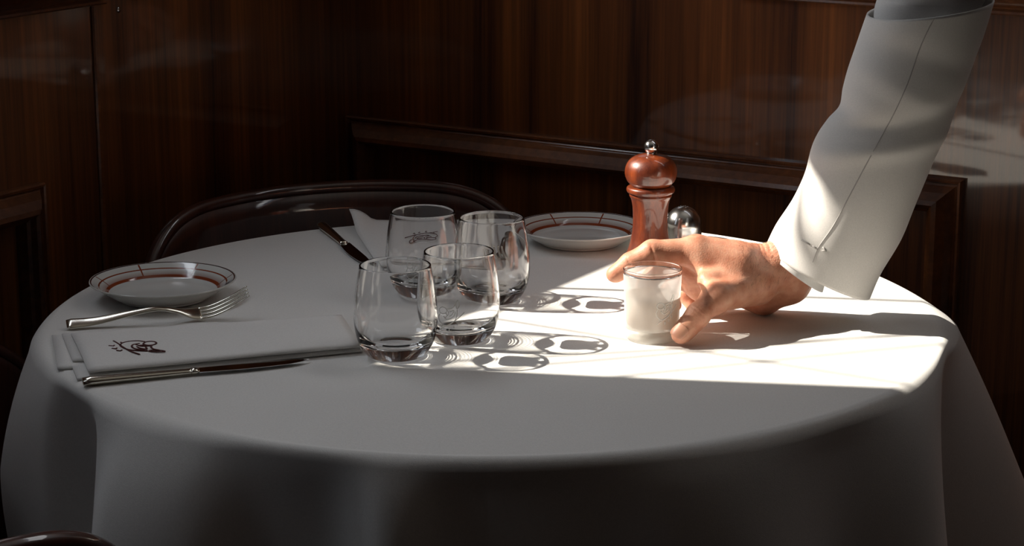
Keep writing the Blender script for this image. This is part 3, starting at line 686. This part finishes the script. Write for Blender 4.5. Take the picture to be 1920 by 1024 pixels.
thumb = newf(); chain(thumb, [TM, TI, TT], [0.0134, 0.0122, 0.0107], 0.005)
TD = np.array(TT) - np.array(TI); TD /= np.linalg.norm(TD)
cone(thumb, np.array(TI) - TD * -0.004 + np.array((0.002, 0.003, -0.003)), np.array(TT) - TD * 0.004 + np.array((0.002, 0.004, -0.0005)), 0.0105, 0.0100, 0.006)     # pad
groove(thumb, np.array(TI) + np.array((-0.002, -0.009, 0.006)), TD, 0.0012, 0.0012, 0.013); groove(thumb, np.array(TI) + np.array((-0.002, -0.009, 0.006)) + TD * 0.0034, TD, 0.0009, 0.0008, 0.012)
groove(thumb, np.array(TI) + np.array((-0.002, -0.009, 0.006)) - TD * 0.0036, TD, 0.0009, 0.0008, 0.012)
index = newf(); chain(index, [I0, I1, I2, I3], [0.0138, 0.0120, 0.0104, 0.0088], 0.005)
def pal(p, q, r): return np.array(p) * (1 - r) + np.array(q) * r
cone(index, pal(I0, I1, 0.25) + [0, -0.002, -0.0035], pal(I0, I1, 0.80) + [0, -0.001, -0.0040], 0.0122, 0.0112, 0.006)
cone(index, pal(I1, I2, 0.3) + [0.0015, -0.001, -0.002], pal(I1, I2, 0.75) + [0.0015, -0.001, -0.002], 0.0104, 0.0098, 0.005)
cone(index, pal(I2, I3, 0.35) + [0.002, -0.001, -0.0022], pal(I2, I3, 0.85) + [0.0015, -0.001, -0.001], 0.0092, 0.0084, 0.005)
groove(index, np.array(I1) + [0.001, -0.009, -0.002], (0.95, 0.1, 0.30), 0.0009, 0.0018, 0.014); groove(index, np.array(I2) + [0.001, -0.009, -0.001], (0.8, 0.1, 0.6), 0.0008, 0.0014, 0.012)
groove(index, np.array(I0) + [-0.010, -0.010, -0.004], (0.9, 0.15, -0.25), 0.0010, 0.0011, 0.012); groove(index, np.array(I0) + [-0.003, -0.011, -0.006], (0.8, 0.2, -0.5), 0.0010, 0.0010, 0.011)
middle = newf(); chain(middle, [M0, M1, M2, M3], [0.0135, 0.0118, 0.0102, 0.0088], 0.005)
ring = newf(); chain(ring, [R0, R1, R2, R3], [0.0122, 0.0099, 0.0088, 0.0076], 0.005)
little = newf(); chain(little, [L0, L1, L2, L3], [0.0110, 0.0088, 0.0078, 0.0068], 0.005)
F = smin(palm, thumb, 0.013); fing = smin(smin(index, middle, 0.0022), smin(ring, little, 0.0022), 0.0022); F = smin(F, fing, 0.008)
# surface detail: tendons, knuckle, snuffbox hollow, wrist folds
dent(F, (0.262, -0.040, 0.078), 0.012, 0.0010); dent(F, (0.248, -0.074, 0.058), 0.008, 0.0008)
dent(F, I0 + np.array((0.0, -0.004, 0.014)), 0.008, -0.0012); dent(F, (0.275, -0.064, 0.052), 0.010, -0.0010); dent(F, (0.296, -0.048, 0.062), 0.009, 0.0014)
for i, (cx_, cz_) in enumerate(((0.2735, 0.085), (0.2785, 0.088), (0.2690, 0.0835))):
    groove(F, (cx_, -0.035, cz_), (0.86, 0.05, 0.25 - 0.1 * i), 0.0009, 0.0013, 0.018)
for i in range(4):
    groove(F, (0.244 + 0.0042 * i, -0.082 + 0.0034 * i, 0.038), (0.75, 0.35, 0.55), 0.0009, 0.0008, 0.012)
F = np.maximum(F, -(np.meshgrid(gx, gy, gz, indexing='ij')[2] - 0.0010).astype(np.float32))     # rests on the cloth
def surface_nets(F):
    S = F < 0; nx, ny, nz = F.shape
    c = [S[i:nx - 1 + i, j:ny - 1 + j, k:nz - 1 + k] for i in (0, 1) for j in (0, 1) for k in (0, 1)]
    cnt = sum(x.astype(np.int8) for x in c); act = (cnt > 0) & (cnt < 8); ids = -np.ones(act.shape, np.int64); idx = np.argwhere(act); ids[act] = np.arange(len(idx))
    acc = np.zeros((len(idx), 3)); num = np.zeros(len(idx)); ii, jj, kk = idx.T
    corners = [(i, j, k) for i in (0, 1) for j in (0, 1) for k in (0, 1)]
    for a_ in corners:
        for ax in range(3):
            if a_[ax]: continue
            b_ = list(a_); b_[ax] = 1
            fa = F[ii + a_[0], jj + a_[1], kk + a_[2]]; fb = F[ii + b_[0], jj + b_[1], kk + b_[2]]
            m_ = (fa < 0) != (fb < 0); t = np.where(m_, fa / np.where(m_, fa - fb, 1), 0)
            p = np.tile(np.array(a_, float), (len(idx), 1)); p[:, ax] += t
            acc[m_] += p[m_]; num[m_] += 1
    V = idx + acc / num[:, None]; faces = []
    for ax in range(3):
        o1, o2 = [q for q in range(3) if q != ax]
        A = [slice(None)] * 3; B = [slice(None)] * 3; A[ax] = slice(0, -1); B[ax] = slice(1, None)
        ch = np.argwhere(S[tuple(A)] != S[tuple(B)])
        ch = ch[(ch[:, o1] > 0) & (ch[:, o2] > 0) & (ch[:, o1] < F.shape[o1] - 1) & (ch[:, o2] < F.shape[o2] - 1)]
        def cell(d1, d2):
            q = ch.copy(); q[:, o1] -= d1; q[:, o2] -= d2; return ids[q[:, 0], q[:, 1], q[:, 2]]
        q = np.stack([cell(1, 1), cell(0, 1), cell(0, 0), cell(1, 0)], 1)
        inside = S[ch[:, 0], ch[:, 1], ch[:, 2]]
        flip = inside if ax != 1 else ~inside
        q[~flip] = q[~flip][:, ::-1]; faces.append(q)
    return V * HS + lo, np.concatenate(faces)
V, Q4 = surface_nets(F)
Vp = V - np.array((0.29, -0.02, 0.0)); Vp[:, 2] += 0.0
hand = mesh_obj('hand', Vp.tolist(), Q4.tolist(), M_skin, person)
sm = hand.modifiers.new('smooth', 'SMOOTH'); sm.factor = 0.5; sm.iterations = 3
hand['label'] = 'bare right hand with bent index finger and thumb against the glass'
def pl(p): return Vector((p[0] - 0.29, p[1] + 0.02, p[2]))
# thumb nail
tdv = Vector(TD); nn = Vector((-0.45, -0.80, 0.38)); nn = (nn - tdv * nn.dot(tdv)).normalized(); sv = tdv.cross(nn)
nc = Vector(TT) - tdv * 0.001
verts = []; faces = []; NU, NV = 14, 14
for j in range(NV + 1):
    for i in range(NU + 1):
        u, v = -1 + 2 * i / NU, -1 + 2 * j / NV
        a = u * 0.86 * (1 - 0.10 * max(0, v) ** 2); r = 0.01150 - 0.0006 * v - 0.0010 * max(0, v) ** 3
        if v < -0.5: a *= math.sqrt(max(0.05, 1 - ((-v - 0.5) / 0.5) ** 2 * 0.75))
        ext = (0.0072 + (0.0016 if v > 0 else 0) * (1 - u * u)) * v
        verts.append(pl(nc + tdv * (ext + 0.001) + nn * (r * math.cos(a)) + sv * (r * math.sin(a))))
for j in range(NV):
    for i in range(NU): a_ = j * (NU + 1) + i; faces.append((a_, a_ + 1, a_ + NU + 2, a_ + NU + 1))
nail = mesh_obj('thumb_nail', verts, faces, M_nail, hand); so = nail.modifiers.new('thick', 'SOLIDIFY'); so.thickness = 0.0006; so.offset = 0

# sleeve: rings between left and right outlines, (left x,z  right x,z, y, half depth)
def unp(px, py, Y):
    c, s = math.cos(PITCH), math.sin(PITCH); x = (px - 960) / 4035; yd = (py - 512) / 4035
    d = Vector((x, c - yd * s, -s - yd * c)); t = (Y + 2.315) / d.y; return Vector((0, -2.315, 0.6186)) + d * t
def loft(name, rings, material, parent, seg=64, sub=8, disp=None, thick=0.0018, n_exp=2.0):
    rs = spline([np.array([*a, *b, h]) for a, b, h in rings], sub); verts = []; faces = []
    for i, r in enumerate(rs):
        A, B, h = Vector(r[0:3]), Vector(r[3:6]), r[6]; c = (A + B) / 2; u = (B - A) / 2; w = u.length; u.normalize()
        ax = Vector(((rs[min(i + 1, len(rs) - 1)] - rs[max(i - 1, 0)])[0:3] + (rs[min(i + 1, len(rs) - 1)] - rs[max(i - 1, 0)])[3:6])).normalized()
        v = ax.cross(u).normalized()
        if v.y > 0: v = -v
        for k in range(seg):
            a = 2 * math.pi * k / seg; ca, sa = math.cos(a), math.sin(a)
            p = c + u * (w * math.copysign(abs(ca) ** (2 / n_exp), ca)) + v * (h * math.copysign(abs(sa) ** (2 / n_exp), sa))
            if disp: p += (u * ca + v * sa) * disp(i / (len(rs) - 1), a)
            verts.append(p)
    for i in range(len(rs) - 1):
        for k in range(seg): k2 = (k + 1) % seg; faces.append((i * seg + k, i * seg + k2, (i + 1) * seg + k2, (i + 1) * seg + k))
    off = Vector((0.29, -0.02, 0)); o = mesh_obj(name, [p - off for p in verts], faces, material, parent)
    bm = bmesh.new(); bm.from_mesh(o.data); bmesh.ops.recalc_face_normals(bm, faces=bm.faces[:]); bm.to_mesh(o.data); bm.free()
    so = o.modifiers.new('thick', 'SOLIDIFY'); so.thickness = thick; so.offset = -1
    return o
SL = [((1437, 457), (1632, 558)), ((1455, 421), (1652, 512)), ((1487, 372), (1690, 448)), ((1512, 317), (1716, 385)), ((1528, 262), (1742, 322)), ((1548, 226), (1760, 280)), ((1573, 200), (1778, 240)),
      ((1580, 165), (1796, 198)), ((1589, 131), (1812, 155)), ((1603, 90), (1829, 108)), ((1615, 55), (1847, 58)), ((1625, 27), (1865, 0))]
rings = []
for i, (a_, b_) in enumerate(SL):
    u = i / (len(SL) - 1); Yc = -0.028 - 0.030 * u
    rings.append((unp(*a_, Yc + 0.008), unp(*b_, Yc - 0.008), 0.046 + 0.006 * u))
def folds(u, a):
    front = max(0, math.sin(a)); left = max(0, -math.cos(a))
    d = 0.0
    d += 0.0050 * math.exp(-((u - 0.42 - 0.10 * math.cos(a)) / 0.045) ** 2) * (0.4 + front) - 0.0055 * math.exp(-((u - 0.55 - 0.10 * math.cos(a)) / 0.05) ** 2) * (0.3 + front)
    d += 0.0035 * math.exp(-((u - 0.70 + 0.08 * math.cos(a)) / 0.05) ** 2) * front - 0.003 * math.exp(-((u - 0.84 + 0.05 * math.cos(a)) / 0.05) ** 2) * front
    d += 0.0012 * math.sin(17 * u + 2 * a) * front
    return 0.62 * d * min(1, u * 6)
sleeve = loft('jacket_sleeve', rings, M_jacket, person, disp=folds)
sleeve['label'] = 'white jacket sleeve with a long seam'
# upper arm part of the sleeve, tucked into the elbow fold and rising to the shoulder
up = []
for i, (a_, b_, Y, h) in enumerate((((1640, 70), (1815, 80), -0.052, 0.040), ((1640, 18), (1835, 20), -0.052, 0.043), ((1656, -30), (1868, -40), -0.056, 0.049))):
    up.append((unp(*a_, Y), unp(*b_, Y), h))
for dx, dy, dz, w, h in ((0.015, -0.03, 0.07, 0.004, 0.054), (0.045, -0.07, 0.15, 0.010, 0.060), (0.085, -0.10, 0.23, 0.018, 0.066), (0.125, -0.12, 0.30, 0.022, 0.074), (0.165, -0.13, 0.355, 0.012, 0.066), (0.200, -0.135, 0.385, -0.045, 0.030)):
    A, B, _ = up[2]; up.append((A + Vector((dx - w, dy, dz)), B + Vector((dx + w, dy, dz)), h))
loft('upper_sleeve', up, M_jacket, person)
# shirt cuff inside the jacket
cu = [((1437, 467), (1543, 547)), ((1456, 448), (1552, 518)), ((1476, 424), (1575, 484)), ((1500, 388), (1604, 440))]
rc = [(unp(*a_, -0.022), unp(*b_, -0.034), h) for (a_, b_), h in zip(cu, (0.036, 0.036, 0.036, 0.036))]
cuff = loft('shirt_cuff', rc, M_shirt, person); cuff['label'] = 'white shirt cuff showing under the jacket sleeve'

# long seam and buttonhole stitches on the sleeve, traced on its surface
from mathutils.bvhtree import BVHTree
def on_surface(o, pts_, lift):
    me = o.data; bv = BVHTree.FromPolygons([v.co.copy() for v in me.vertices], [tuple(p.vertices) for p in me.polygons]); out = []
    org = Vector((0, -2.315, 0.6186)) - Vector((0.29, -0.02, 0))
    for x, y in pts_:
        d = (unp(x, y, 0.0) - Vector((0, -2.315, 0.6186))).normalized(); h = bv.ray_cast(org, d)
        if h[0] is not None: out.append(h[0] - d * lift)
    return out
sp_ = spline([(1757, 24), (1728, 82), (1701, 158), (1676, 213), (1646, 268), (1602, 350), (1564, 421), (1534, 465), (1524, 492)], 6)
tube('seam', on_surface(sleeve, sp_, -0.0002), 0.00065, M_seam, sleeve, 6)
for a_, b_ in (((1503, 450), (1519, 459)), ((1523, 461), (1531, 466)), ((1543, 463), (1549, 471)), ((1541, 470), (1550, 471))):
    pp = on_surface(sleeve, [a_, ((a_[0] + b_[0]) / 2, (a_[1] + b_[1]) / 2), b_], 0.0002)
    if len(pp) == 3: tube('buttonhole_stitch', pp, 0.0009, M_seam, sleeve, 6)
# fine hairs on the back of the hand and wrist
hv = []; hf = []; rng = np.random.RandomState(3); N4 = np.array([0.0, 0, 0])
me = hand.data; sel = [v for v in me.vertices if -0.044 < v.co.x < 0.03 and v.normal.dot(Vector((0.05, -0.62, 0.78))) > 0.45 and v.co.z > 0.040 and v.co.y < 0.0 and not (v.co.x < -0.03 and v.co.z < 0.055)]
for k in rng.choice(len(sel), min(420, len(sel)), replace=False):
    v = sel[int(k)]; n = v.normal; g = Vector((-0.55, 0.10, -0.65)) + Vector(tuple(rng.uniform(-0.16, 0.16, 3))); g = (g - n * g.dot(n)).normalized()
    L = rng.uniform(0.003, 0.0065); p0 = v.co - n * 0.0002; p1 = v.co + g * L * 0.5 + n * L * 0.14; p2 = v.co + g * L + n * L * 0.20
    a_, f_ = tube_geo([p0, p1, p2], [0.00007, 0.00006, 0.00003], 3, up=n); o_ = len(hv); hv += a_; hf += [tuple(i + o_ for i in f) for f in f_]
hr = mesh_obj('arm_hair', hv, hf, M_hair, hand); hr['kind'] = 'stuff'

# caustic flags
for o in bpy.data.objects:
    if o.type == 'MESH' and o.name.startswith(('folded', 'hand', 'top_fold', 'middle_fold', 'lower_fold')): o.cycles.is_caustics_receiver = True
